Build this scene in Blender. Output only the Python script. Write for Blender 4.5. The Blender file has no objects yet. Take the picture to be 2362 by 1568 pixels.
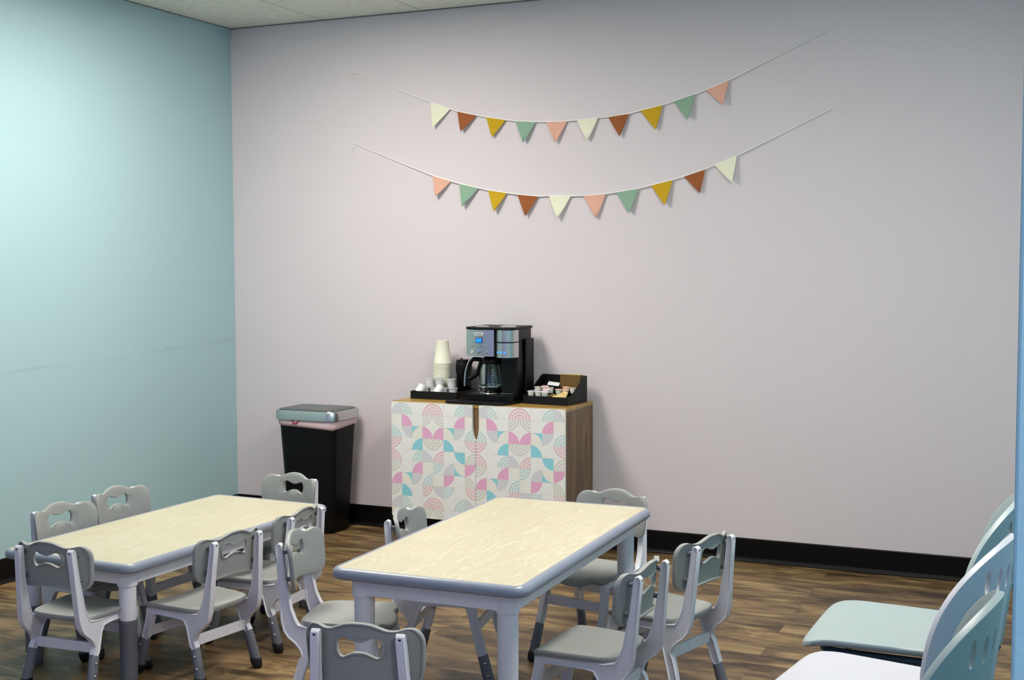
import bpy, bmesh, math, random
from mathutils import Vector, Matrix, noise
random.seed(7)
PI = math.pi
C = bpy.context.scene.collection

# ---------------------------------------------------------------- colours and materials
def lin(c):
    return tuple(((v/255)/12.92 if v/255 <= .04045 else ((v/255+.055)/1.055)**2.4) for v in c)+(1,)
MATS = {}
def new_mat(name):
    m = bpy.data.materials.new(name); m.use_nodes = True
    nt = m.node_tree; b = nt.nodes['Principled BSDF']
    MATS[name] = m
    return m, nt, b
def mat(name, rgb, rough=.5, metal=0, bump=0, bscale=200, emit=None, estr=0, spec=.5, var=.03, vscale=6, coat=0):
    m, nt, b = new_mat(name); N = nt.nodes; L = nt.links
    tc = N.new('ShaderNodeTexCoord'); nz = N.new('ShaderNodeTexNoise'); nz.inputs['Scale'].default_value = vscale
    L.new(tc.outputs['Object'], nz.inputs['Vector'])
    mx = N.new('ShaderNodeMix'); mx.data_type = 'RGBA'
    c = lin(rgb)
    mx.inputs['A'].default_value = tuple(v*(1-var) for v in c[:3])+(1,)
    mx.inputs['B'].default_value = tuple(min(1, v*(1+var)) for v in c[:3])+(1,)
    L.new(nz.outputs['Fac'], mx.inputs['Factor']); L.new(mx.outputs['Result'], b.inputs['Base Color'])
    b.inputs['Roughness'].default_value = rough; b.inputs['Metallic'].default_value = metal
    b.inputs['Specular IOR Level'].default_value = spec
    if coat: b.inputs['Coat Weight'].default_value = coat
    if bump:
        n2 = N.new('ShaderNodeTexNoise'); n2.inputs['Scale'].default_value = bscale; n2.inputs['Detail'].default_value = 3
        L.new(tc.outputs['Object'], n2.inputs['Vector'])
        bp = N.new('ShaderNodeBump'); bp.inputs['Strength'].default_value = bump; bp.inputs['Distance'].default_value = .002
        L.new(n2.outputs['Fac'], bp.inputs['Height']); L.new(bp.outputs['Normal'], b.inputs['Normal'])
    if emit:
        b.inputs['Emission Color'].default_value = lin(emit); b.inputs['Emission Strength'].default_value = estr
    return m
def ramp(N, stops):
    r = N.new('ShaderNodeValToRGB'); e = r.color_ramp.elements
    while len(e) < len(stops): e.new(.5)
    for el, (p, c) in zip(e, stops): el.position = p; el.color = lin(c)
    return r
def mapping(nt, scale, rot=(0,0,0), loc=(0,0,0)):
    tc = nt.nodes.new('ShaderNodeTexCoord'); mp = nt.nodes.new('ShaderNodeMapping')
    mp.inputs['Scale'].default_value = scale; mp.inputs['Rotation'].default_value = rot; mp.inputs['Location'].default_value = loc
    nt.links.new(tc.outputs['Object'], mp.inputs['Vector']); return mp

mat('wall_lilac', (216,208,213), .75, bump=.12, bscale=260, var=.012, vscale=1.5, spec=.3)
mat('wall_aqua', (166,197,203), .7, bump=.12, bscale=260, var=.015, vscale=1.5, spec=.3)
mat('wall_blue', (150,202,226), .55, bump=.35, bscale=90, var=.03, vscale=9, spec=.4)
mat('base_black', (5,5,7), .45, spec=.22)
mat('ceiling_shadow_line', (120,122,120), .6)  # grey painted as the thin shadow along the ceiling edge
mat('white_plastic', (222,222,232), .38, var=.015)
mat('grey_plastic', (150,153,152), .5, var=.02, bump=.1, bscale=500)
mat('dark_grey_plastic', (104,107,116), .5, var=.02, bump=.08, bscale=500)
mat('rubber_black', (10,10,13), .5)
mat('screw_steel', (190,190,195), .25, metal=1)
mat('screw_dark', (70,70,80), .4, metal=.8)
mat('rim_grey', (138,146,164), .28, var=.02, bump=.06, bscale=400)
mat('black_plastic', (5,6,8), .4, spec=.28)
mat('black_satin', (10,12,14), .5, spec=.3)
mat('can_black', (5,6,8), .5, spec=.25)
mat('steel', (205,207,205), .3, metal=1, var=.03)
mat('steel_lid', (120,128,126), .38, metal=.9, var=.05)
mat('chrome', (225,225,225), .12, metal=1)
mat('bag_pink', (226,200,205), .4, bump=.6, bscale=60, var=.05)
mat('bag_red', (160,40,80), .5)
mat('paper_cream', (226,226,208), .6, var=.01)
mat('pod_white', (236,236,236), .35, var=.02)
mat('foil_grey', (190,190,195), .4, metal=.3)
mat('creamer_white', (236,238,226), .35)
mat('creamer_lid', (214,208,222), .4, var=.1, vscale=80)
mat('lid_pink', (226,190,190), .4, var=.15, vscale=90)
mat('lid_orange', (235,165,120), .4, var=.15, vscale=90)
mat('sugar_tan', (214,186,120), .6, var=.15, vscale=60)
mat('napkin_brown', (104,82,40), .85, var=.15, vscale=50, bump=.5, bscale=120)
mat('napkin_edge', (190,165,95), .8)
mat('door_white', (236,236,234), .35, var=.01)
mat('pat_pink', (228,172,205), .4); mat('pat_teal', (142,208,220), .4); mat('pat_grey', (212,212,218), .4)
mat('pat_tring', (192,216,216), .4); mat('pat_pring', (228,190,196), .4); mat('pat_gring', (214,212,204), .4)
mat('pat_cream', (238,226,200), .4); mat('pat_line', (222,212,200), .4)
mat('felt_cream', (232,232,208), .95, bump=.6, bscale=300, var=.05, vscale=150)
mat('felt_rust', (152,88,48), .95, bump=.6, bscale=300, var=.12, vscale=150)
mat('felt_mustard', (196,158,24), .95, bump=.6, bscale=300, var=.12, vscale=150)
mat('felt_green', (138,170,148), .95, bump=.6, bscale=300, var=.1, vscale=150)
mat('felt_pink', (224,172,152), .95, bump=.6, bscale=300, var=.08, vscale=150)
mat('cord_white', (240,238,234), .8)
mat('clear_tape', (214,212,214), .2)
mat('chair_mint', (158,173,176), .42, var=.01)
mat('chair_white', (196,197,208), .4, var=.01)
mat('frame_teal', (38,66,84), .4)
mat('lcd_blue', (10,50,160), .2, emit=(20,105,255), estr=1.6)
mat('lcd_frame', (8,30,90), .3)
mat('btn_blue', (40,110,230), .3, emit=(60,130,255), estr=.9)
mat('btn_grey', (160,162,162), .3, metal=.6)
mat('badge', (214,216,214), .25, metal=.4)
mat('ink_grey', (110,112,116), .5)
mat('ink_white', (205,210,210), .4)
mat('coil_steel', (170,172,172), .25, metal=1)
mat('light_housing', (230,230,228), .5)
mat('light_panel', (255,250,236), .5, emit=(255,247,234), estr=20)

# long faint scuff on the aqua wall
m = MATS['wall_aqua']; nt = m.node_tree; N = nt.nodes; L = nt.links; b = N['Principled BSDF']
src = b.inputs['Base Color'].links[0].from_socket
tc = N.new('ShaderNodeTexCoord'); sp = N.new('ShaderNodeSeparateXYZ'); L.new(tc.outputs['Object'], sp.inputs[0])
def mth(op, a, b_=None, c=None):
    n = N.new('ShaderNodeMath'); n.operation = op
    for i, v in enumerate((a, b_, c)):
        if v is None: continue
        if isinstance(v, (int, float)): n.inputs[i].default_value = v
        else: L.new(v, n.inputs[i])
    return n.outputs[0]
nz = N.new('ShaderNodeTexNoise'); nz.inputs['Scale'].default_value = 2.2; nz.inputs['Detail'].default_value = 4; L.new(tc.outputs['Object'], nz.inputs['Vector'])
line = mth('MULTIPLY_ADD', sp.outputs['Y'], .033, .997); line = mth('ADD', line, mth('MULTIPLY_ADD', nz.outputs['Fac'], .05, -.025))
d = mth('ABSOLUTE', mth('SUBTRACT', sp.outputs['Z'], line)); k = mth('SUBTRACT', 1, mth('DIVIDE', d, .012)); k = mth('MAXIMUM', k, 0)
k = mth('MULTIPLY', k, mth('MAXIMUM', mth('MULTIPLY_ADD', nz.outputs['Fac'], 2.4, -.9), 0)); k = mth('MULTIPLY', k, .35)
mxs = N.new('ShaderNodeMix'); mxs.data_type = 'RGBA'; mxs.inputs['B'].default_value = lin((120,140,150)); L.new(k, mxs.inputs['Factor']); L.new(src, mxs.inputs['A']); L.new(mxs.outputs['Result'], b.inputs['Base Color'])

# glass of the coffee pot
m, nt, b = new_mat('carafe_glass')
b.inputs['Base Color'].default_value = (.82, .93, .92, 1); b.inputs['Roughness'].default_value = .02
b.inputs['Transmission Weight'].default_value = 1; b.inputs['IOR'].default_value = 1.45

# vinyl plank floor, boards along X
m, nt, b = new_mat('floor_planks'); N = nt.nodes; L = nt.links
mp = mapping(nt, (1,1,1), loc=(.3,.07,0))
br = N.new('ShaderNodeTexBrick'); br.offset = .37
br.inputs['Color1'].default_value = (0,0,0,1); br.inputs['Color2'].default_value = (1,1,1,1); br.inputs['Mortar'].default_value = (.5,.5,.5,1)
br.inputs['Scale'].default_value = 1; br.inputs['Mortar Size'].default_value = .0008; br.inputs['Brick Width'].default_value = 1.22; br.inputs['Row Height'].default_value = .15
L.new(mp.outputs[0], br.inputs['Vector'])
mp2 = mapping(nt, (1.8, 6.0, 1)); n1 = N.new('ShaderNodeTexNoise'); n1.inputs['Scale'].default_value = 1.6; n1.inputs['Detail'].default_value = 6; n1.inputs['Roughness'].default_value = .62; n1.inputs['Distortion'].default_value = .6
off = N.new('ShaderNodeVectorMath'); off.operation = 'MULTIPLY_ADD'; off.inputs[1].default_value = (7, 3, 5)
L.new(br.outputs['Color'], off.inputs[0]); L.new(mp2.outputs[0], off.inputs[2]); L.new(off.outputs[0], n1.inputs['Vector'])
mp3 = mapping(nt, (3, 60, 1)); n2 = N.new('ShaderNodeTexNoise'); n2.inputs['Scale'].default_value = 2; n2.inputs['Detail'].default_value = 5
L.new(mp3.outputs[0], n2.inputs['Vector'])
mx = N.new('ShaderNodeMath'); mx.operation = 'MULTIPLY_ADD'; mx.inputs[1].default_value = .35; L.new(n2.outputs['Fac'], mx.inputs[0])
mm = N.new('ShaderNodeMath'); mm.operation = 'MULTIPLY_ADD'; mm.inputs[1].default_value = 1.1; mm.inputs[2].default_value = -.26; L.new(n1.outputs['Fac'], mm.inputs[0]); L.new(mm.outputs[0], mx.inputs[2])
m4 = N.new('ShaderNodeMath'); m4.operation = 'MULTIPLY_ADD'; m4.inputs[1].default_value = .08; L.new(br.outputs['Color'], m4.inputs[0]); L.new(mx.outputs[0], m4.inputs[2])
rp = ramp(N, [(.26,(40,29,20)), (.40,(82,63,41)), (.52,(116,93,62)), (.63,(146,121,82)), (.78,(176,153,112))])
L.new(m4.outputs[0], rp.inputs['Fac'])
mo = N.new('ShaderNodeMix'); mo.data_type = 'RGBA'; mo.inputs['B'].default_value = lin((52,38,26))
mf = N.new('ShaderNodeMath'); mf.operation = 'MULTIPLY'; mf.inputs[1].default_value = .6; L.new(br.outputs['Fac'], mf.inputs[0])
L.new(mf.outputs[0], mo.inputs['Factor']); L.new(rp.outputs['Color'], mo.inputs['A']); L.new(mo.outputs['Result'], b.inputs['Base Color'])
b.inputs['Roughness'].default_value = .42; b.inputs['Specular IOR Level'].default_value = .45
bp = N.new('ShaderNodeBump'); bp.inputs['Strength'].default_value = .25; bp.inputs['Distance'].default_value = .001
L.new(n2.outputs['Fac'], bp.inputs['Height']); L.new(bp.outputs['Normal'], b.inputs['Normal'])

# ceiling tiles 0.61 x 1.22
m, nt, b = new_mat('ceiling_tiles'); N = nt.nodes; L = nt.links
mp = mapping(nt, (1,1,1), loc=(0,0,0), rot=(0,0,PI/2)); br = N.new('ShaderNodeTexBrick'); br.offset = 0
br.inputs['Color1'].default_value = lin((232,234,222)); br.inputs['Color2'].default_value = lin((236,238,226)); br.inputs['Mortar'].default_value = lin((150,152,142))
br.inputs['Scale'].default_value = 1; br.inputs['Mortar Size'].default_value = .003; br.inputs['Brick Width'].default_value = 1.22; br.inputs['Row Height'].default_value = .61
L.new(mp.outputs[0], br.inputs['Vector'])
nz = N.new('ShaderNodeTexNoise'); nz.inputs['Scale'].default_value = 160; nz.inputs['Detail'].default_value = 3
rr = ramp(N, [(.3,(238,238,238)), (.5,(255,255,255))]); L.new(nz.outputs['Fac'], rr.inputs['Fac'])
ml = N.new('ShaderNodeMix'); ml.data_type = 'RGBA'; ml.blend_type = 'MULTIPLY'; ml.inputs['Factor'].default_value = 1
L.new(br.outputs['Color'], ml.inputs['A']); L.new(rr.outputs['Color'], ml.inputs['B']); L.new(ml.outputs['Result'], b.inputs['Base Color'])
b.inputs['Roughness'].default_value = .95

# wood laminates
def wood(name, stops, scale, rough=.4, dist=1.5, ns=1.2):
    m, nt, b = new_mat(name); N = nt.nodes; L = nt.links
    mp = mapping(nt, scale); nz = N.new('ShaderNodeTexNoise'); nz.inputs['Scale'].default_value = ns; nz.inputs['Detail'].default_value = 6; nz.inputs['Distortion'].default_value = dist
    L.new(mp.outputs[0], nz.inputs['Vector']); r = ramp(N, stops); L.new(nz.outputs['Fac'], r.inputs['Fac']); L.new(r.outputs['Color'], b.inputs['Base Color'])
    b.inputs['Roughness'].default_value = rough
    return m
wood('cabinet_side_wood', [(.3,(84,62,40)), (.5,(112,86,56)), (.7,(136,108,74))], (14,14,1.5))
wood('cabinet_top_wood', [(.3,(146,112,52)), (.5,(172,136,70)), (.7,(190,156,92))], (2,16,2), rough=.3)
m, nt, b = new_mat('table_laminate'); N = nt.nodes; L = nt.links
mp = mapping(nt, (7, .85, 1)); nz = N.new('ShaderNodeTexNoise'); nz.inputs['Scale'].default_value = 1.5; nz.inputs['Detail'].default_value = 2; nz.inputs['Distortion'].default_value = .8
L.new(mp.outputs[0], nz.inputs['Vector'])
ms = N.new('ShaderNodeMath'); ms.operation = 'MULTIPLY'; ms.inputs[1].default_value = 85; L.new(nz.outputs['Fac'], ms.inputs[0])
sn = N.new('ShaderNodeMath'); sn.operation = 'SINE'; L.new(ms.outputs[0], sn.inputs[0])
r = ramp(N, [(.0,(200,193,167)), (.8,(202,195,170)), (1.,(211,206,186))]); L.new(sn.outputs[0], r.inputs['Fac'])
mp5 = mapping(nt, (30, 2.5, 1)); n5 = N.new('ShaderNodeTexNoise'); n5.inputs['Scale'].default_value = 3; n5.inputs['Detail'].default_value = 4
L.new(mp5.outputs[0], n5.inputs['Vector'])
r2 = ramp(N, [(.3,(246,244,238)), (.6,(255,255,255))]); L.new(n5.outputs['Fac'], r2.inputs['Fac'])
ml = N.new('ShaderNodeMix'); ml.data_type = 'RGBA'; ml.blend_type = 'MULTIPLY'; ml.inputs['Factor'].default_value = 1
L.new(r.outputs['Color'], ml.inputs['A']); L.new(r2.outputs['Color'], ml.inputs['B']); L.new(ml.outputs['Result'], b.inputs['Base Color'])
b.inputs['Roughness'].default_value = .3

# ---------------------------------------------------------------- mesh helpers
def link(name, me, mats, parent=None, loc=(0,0,0), rot=(0,0,0)):
    o = bpy.data.objects.new(name, me); C.objects.link(o)
    for mname in ([mats] if isinstance(mats, str) else mats):
        if me.materials.get(MATS[mname].name) is None: me.materials.append(MATS[mname])
    o.location = loc; o.rotation_euler = rot
    if parent: o.parent = parent
    return o
def obj(name, bm, mats, parent=None, smooth=35, loc=(0,0,0), rot=(0,0,0), bevel=0, fix=True):
    if fix: bmesh.ops.recalc_face_normals(bm, faces=bm.faces)
    if smooth:
        for f in bm.faces: f.smooth = True
        for e in bm.edges:
            if len(e.link_faces) == 2 and e.calc_face_angle(0) > math.radians(smooth): e.smooth = False
    me = bpy.data.meshes.new(name); bm.to_mesh(me); bm.free()
    o = link(name, me, mats, parent, loc, rot)
    if bevel:
        md = o.modifiers.new('bevel', 'BEVEL'); md.width = bevel; md.segments = 2; md.limit_method = 'ANGLE'; md.angle_limit = math.radians(40)
    return o
def tag(o, label=None, cat=None, group=None, kind=None):
    if label: o['label'] = label
    if cat: o['category'] = cat
    if group: o['group'] = group
    if kind: o['kind'] = kind
    return o
def thing(name, label, cat, loc=(0,0,0), rz=0, group=None):
    o = bpy.data.objects.new(name, None); C.objects.link(o); o.empty_display_size = .1
    o.location = loc; o.rotation_euler = (0,0,rz); return tag(o, label, cat, group)
def dup(root, loc, rz, label=None, group=None, rot=None):
    def cp(o, par):
        c = o.copy(); C.objects.link(c)
        if par: c.parent = par
        for ch in list(kids.get(o.name, [])): cp(ch, c)
        return c
    kids = {}
    for o in C.objects:
        if o.parent: kids.setdefault(o.parent.name, []).append(o)
    r = cp(root, None); r.location = loc; r.rotation_euler = rot if rot else (0,0,rz)
    if label: r['label'] = label
    if group: r['group'] = group
    return r
def box(bm, c, s, rz=0, mi=0):
    hx, hy, hz = s[0]/2, s[1]/2, s[2]/2; M = Matrix.Rotation(rz, 4, 'Z')
    v = [bm.verts.new(Vector(c)+M@Vector((x*hx,y*hy,z*hz))) for x in (-1,1) for y in (-1,1) for z in (-1,1)]
    for q in ((0,1,3,2),(4,6,7,5),(0,4,5,1),(2,3,7,6),(0,2,6,4),(1,5,7,3)):
        f = bm.faces.new([v[i] for i in q]); f.material_index = mi
def box2(bm, a, b_, mi=0):
    box(bm, [(a[i]+b_[i])/2 for i in range(3)], [abs(b_[i]-a[i]) for i in range(3)], mi=mi)
def ring_loft(bm, rings, closed_u=True, cap0=False, cap1=False, closed_v=False, mi=0):
    vs = [[bm.verts.new(p) for p in r] for r in rings]
    n = len(rings[0]); m_ = len(vs)
    for i in range(m_ if closed_v else m_-1):
        a, b_ = vs[i], vs[(i+1) % m_]
        for k in range(n if closed_u else n-1):
            f = bm.faces.new((a[k], a[(k+1)%n], b_[(k+1)%n], b_[k])); f.material_index = mi
    if cap0: bm.faces.new(vs[0]).material_index = mi
    if cap1: bm.faces.new(vs[-1]).material_index = mi
    return vs
def frame(d):
    d = d.normalized(); a = Vector((0,0,1)) if abs(d.z) < .9 else Vector((1,0,0))
    u = d.cross(a).normalized(); return u, d.cross(u)
def cyl(bm, p0, p1, r0, r1=None, n=20, caps=True, mi=0, sx=1):
    p0, p1 = Vector(p0), Vector(p1); r1 = r0 if r1 is None else r1; u, v = frame(p1-p0)
    rg = [[p+(u*math.cos(2*PI*k/n)*sx+v*math.sin(2*PI*k/n))*r for k in range(n)] for p, r in ((p0,r0),(p1,r1))]
    ring_loft(bm, rg, cap0=caps, cap1=caps, mi=mi)
def lathe(bm, prof, c=(0,0,0), n=28, M=None, mi=0):
    c = Vector(c); M = M or Matrix.Identity(4); rg = []; 
    for r, z in prof: rg.append([c+M@Vector((r*math.cos(2*PI*k/n), r*math.sin(2*PI*k/n), z)) for k in range(n)])
    ring_loft(bm, rg, cap0=prof[0][0] > 1e-5, cap1=prof[-1][0] > 1e-5, mi=mi)
    bmesh.ops.remove_doubles(bm, verts=bm.verts, dist=1e-6)
def tube(bm, pts, r, n=10, mi=0, rz=None):
    pts = [Vector(p) for p in pts]; rg = []; pu = None
    for i, p in enumerate(pts):
        d = (pts[min(i+1, len(pts)-1)]-pts[max(i-1, 0)]).normalized()
        if pu is None: u, v = frame(d)
        else: u = (pu-d*pu.dot(d)).normalized(); v = d.cross(u)
        pu = u; rr = r[i] if isinstance(r, (list, tuple)) else r
        rg.append([p+(u*math.cos(2*PI*k/n)+v*math.sin(2*PI*k/n)*(rz or 1))*rr for k in range(n)])
    ring_loft(bm, rg, cap0=True, cap1=True, mi=mi)
def rrect(hx, hy, r, n=6, c=(0,0)):
    p = []
    for sx, sy, a0 in ((1,1,0),(-1,1,90),(-1,-1,180),(1,-1,270)):
        for k in range(n+1):
            a = math.radians(a0+90*k/n); p.append((c[0]+sx*(hx-r)+r*math.cos(a), c[1]+sy*(hy-r)+r*math.sin(a)))
    return p
def catmull(P, n, closed=True):
    out = []; m_ = len(P)
    for i in range(m_ if closed else m_-1):
        g = lambda j: Vector(P[j % m_]) if closed else Vector(P[min(max(j,0), m_-1)])
        a, b_, c, d = g(i-1), g(i), g(i+1), g(i+2)
        for k in range(n):
            t = k/n; out.append(.5*((2*b_)+(-a+c)*t+(2*a-5*b_+4*c-d)*t*t+(-a+3*b_-3*c+d)*t**3))
    if not closed: out.append(Vector(P[-1]))
    return out
def smooth_open(P, n=8): return catmull([tuple(p)+((0,) if len(p) == 2 else ()) for p in P], n, False)

# ---------------------------------------------------------------- camera
F, YAW, PIT, ROL = 2914.8, .42243, .06118, -.00312
cd = bpy.data.cameras.new('camera'); cam = bpy.data.objects.new('camera', cd); C.objects.link(cam)
cy, sy = math.cos(YAW), math.sin(YAW)
f_ = Vector((-sy*math.cos(PIT), cy*math.cos(PIT), -math.sin(PIT))); r_ = Vector((cy, sy, 0)); u_ = r_.cross(f_)
r2_ = r_*math.cos(ROL)+u_*math.sin(ROL); u2_ = -r_*math.sin(ROL)+u_*math.cos(ROL)
cam.matrix_world = Matrix(((r2_.x,u2_.x,-f_.x,4.3969),(r2_.y,u2_.y,-f_.y,-5.9286),(r2_.z,u2_.z,-f_.z,1.4344),(0,0,0,1)))
cd.sensor_width = 36; cd.lens = F/2362*36; cd.clip_start = .05
bpy.context.scene.camera = cam

# ---------------------------------------------------------------- setting
H = 2.7536
def structure(name, bm, m_, **k):
    o = obj(name, bm, m_, smooth=0, **k); o['kind'] = 'structure'; return o
bm = bmesh.new(); box2(bm, (-.12,-7.5,-.08), (7.0,.12,0)); structure('floor', bm, 'floor_planks')
bm = bmesh.new(); box2(bm, (-.12,-6.7,H), (7.0,.12,H+.08)); structure('ceiling', bm, 'ceiling_tiles')
bm = bmesh.new(); box2(bm, (-.12,0,0), (4.72,.12,H)); structure('wall_back', bm, 'wall_lilac')
bm = bmesh.new(); box2(bm, (-.12,-6.7,0), (0,0,H)); structure('wall_left', bm, 'wall_aqua')
bm = bmesh.new(); box2(bm, (4.6,-4.28,0), (4.72,0,H)); structure('wall_right', bm, 'wall_blue')
bm = bmesh.new(); box2(bm, (4.335,-4.42,0), (7.0,-4.28,H)); structure('wall_front', bm, 'wall_blue', bevel=.004)
def baseboard(name, p0, p1, nrm):
    # cove base: vertical sheet with a small toe at the floor
    prof = [(0,0),(.016,0),(.016,.004),(.009,.012),(.006,.02),(.006,.108),(.004,.112),(0,.112)]
    bm = bmesh.new(); p0, p1, nrm = Vector(p0), Vector(p1), Vector(nrm)
    rg = [[p+nrm*a+Vector((0,0,z)) for a, z in prof] for p in (p0, p1)]
    ring_loft(bm, rg, cap0=True, cap1=True); structure(name, bm, 'base_black')
baseboard('baseboard_back', (0,0,0), (4.6,0,0), (0,-1,0))
baseboard('baseboard_left', (0,-6.7,0), (0,-.016,0), (1,0,0))
baseboard('baseboard_right', (4.6,-4.28,0), (4.6,-.016,0), (-1,0,0))
bm = bmesh.new(); box2(bm, (0,-.006,H-.006), (4.6,0,H)); structure('shadow_strip_1', bm, 'ceiling_shadow_line')  # dark strip standing in for the shadow line between back wall and ceiling
bm = bmesh.new(); box2(bm, (0,-6.7,H-.004), (.006,-.006,H)); structure('shadow_strip_2', bm, 'ceiling_shadow_line')  # same painted shadow line along the left wall

# ceiling lights (recessed troffers, all out of the camera's view)
def troffer(x, y, sx, sy, label, k=1):
    t = thing('ceiling_light', label, 'ceiling light', (x,y,H))
    bm = bmesh.new()
    for a, b_ in (((-sx/2,-sy/2),(sx/2,-sy/2+.03)), ((-sx/2,sy/2-.03),(sx/2,sy/2)), ((-sx/2,-sy/2+.03),(-sx/2+.03,sy/2-.03)), ((sx/2-.03,-sy/2+.03),(sx/2,sy/2-.03))):
        box2(bm, (a[0],a[1],-.014), (b_[0],b_[1],0))
    obj('frame', bm, 'light_housing', t, smooth=0)
    bm = bmesh.new(); box2(bm, (-sx/2+.03,-sy/2+.03,-.010), (sx/2-.03,sy/2-.03,-.001))
    obj('diffuser', bm, 'light_panel', t, smooth=0)
troffer(1.22, -1.75, .6, 1.2, 'lit ceiling light panel above the left table, nearest the back wall')
troffer(3.66, -2.50, .6, 1.2, 'lit ceiling light panel over the right table')
troffer(5.49, -5.6, .6, 1.2, 'lit ceiling light panel outside the blue wall, beside the camera')

# ---------------------------------------------------------------- children's chair
def plate_outline(n):
    # star outline around (0,0); x in [-.15,.15], z in [-.08,.085]
    P = [(.0,.085),(.028,.083),(.052,.075),(.072,.067),(.092,.066),(.112,.071),(.130,.069),(.144,.055),(.150,.036),(.150,.01),(.147,-.035),(.142,-.06),(.125,-.078),(.10,-.079),(.05,-.071),(0,-.068)]
    P = P+[(-x,z) for x, z in reversed(P[1:-1])]
    return [(v.x, v.y) for v in catmull([(x,z,0) for x, z in P], 8)]
def hole_outline():
    P = [(.0,.036),(.018,.040),(.034,.047),(.048,.045),(.056,.033),(.056,.015),(.050,.002),(.041,-.001),(.026,.006),(.013,.011),(0,.012)]
    P = P+[(-x,z) for x, z in reversed(P[1:-1])]
    return [(v.x, v.y) for v in catmull([(x,z,0) for x, z in P], 8)]
def by_angle(poly, c, n):
    # sample a star-shaped polygon at n equal angles round c
    out = []
    for k in range(n):
        a = 2*PI*k/n; d = (math.cos(a), math.sin(a)); best = None
        for i in range(len(poly)):
            p, q = poly[i], poly[(i+1) % len(poly)]
            px, py, qx, qy = p[0]-c[0], p[1]-c[1], q[0]-c[0], q[1]-c[1]
            ex, ey = qx-px, qy-py; den = d[0]*ey-d[1]*ex
            if abs(den) < 1e-12: continue
            t = (px*ey-py*ex)/den; s = (px*d[1]-py*d[0])/den
            if t > 0 and -1e-9 <= s <= 1+1e-9 and (best is None or t > best): best = t
        out.append((c[0]+d[0]*best, c[1]+d[1]*best))
    return out
def arc_even(poly, c, n):
    # n samples, evenly spaced in arc length, starting at angle 0 round c
    P = [Vector(p) for p in poly]; L_ = [0]
    for i in range(len(P)): L_.append(L_[-1]+(P[(i+1) % len(P)]-P[i]).length)
    T = L_[-1]; i0 = min(range(len(P)), key=lambda i: abs(math.atan2(P[i].y-c[1], P[i].x-c[0])))
    out = []; j = 0
    for k in range(n):
        s = (L_[i0]+T*k/n) % T
        j = max(i for i in range(len(P)) if L_[i] <= s+1e-9); t = (s-L_[j])/max(1e-9, L_[j+1]-L_[j])
        out.append(tuple(P[j].lerp(P[(j+1) % len(P)], t)))
    return out
def backrest_mesh(zc):
    n = 112; O = arc_even(list(reversed(plate_outline(0))), (0,.025), n); I = arc_even(list(reversed(hole_outline())), (0,.025), n)
    sec = [(1,-.0,.004),(1,-.003,.0065),(.65,0,.007),(.3,0,.007),(0,.004,.007),(0,.001,.0055),(0,0,.003),(0,0,-.006),(0,.0015,-.008),(0,.0055,-.008),(0,.007,-.001),(.35,0,-.001),(.65,0,-.001),(1,-.008,-.001),(1,-.0065,-.006),(1,-.001,-.0065),(1,0,-.005)]
    rings = []
    for t, ds, y in sec:
        R = []
        for o, i in zip(O, I):
            o_, i_ = Vector(o), Vector(i); L_ = (i_-o_).length; p = o_+(i_-o_)*((t*L_+ds)/L_)
            x, z = p.x, p.y
            R.append(Vector((x, -.176+y+1.95*x*x-z*.10, zc+z)))
        rings.append(R)
    bm = bmesh.new(); ring_loft(bm, rings, closed_v=True); return bm
def seat_mesh(zs):
    half = [(0,.152),(.03,.150),(.058,.142),(.078,.130),(.095,.129),(.118,.131),(.135,.118),(.140,.09),(.139,.03),(.133,-.05),(.127,-.09),(.112,-.118),(.08,-.127),(.04,-.130),(0,-.131)]
    P = half+[(-x,y) for x, y in reversed(half[1:-1])]
    O = [(v.x, v.y) for v in catmull([(x,y,0) for x, y in P], 4)]
    def dz(x, y):
        q = max(0, (y-.085)/.065); return -.022*q*q + .004*(abs(x)/.14)**2
    rings = []
    for s, z in ((.0,-.004),(.3,-.0038),(.6,-.003),(.85,-.001),(.95,0),(.985,-.0012),(1,-.005),(1,-.013),(.99,-.015),(.985,-.0155),(.985,-.0185),(.975,-.020),(.9,-.016),(0,-.014)):
        rings.append([Vector((x*s, y*s+ (0), zs+z+dz(x*s, y*s))) for x, y in O])
    bm = bmesh.new(); ring_loft(bm, rings); bmesh.ops.remove_doubles(bm, verts=bm.verts, dist=1e-5); return bm
def xs(z, dh): # lateral position of the side frame at height z
    z0 = .25+dh
    return .118-.012*(z-z0)/.25 if z > z0 else .118+.075*(z0-z)*.9
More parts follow.
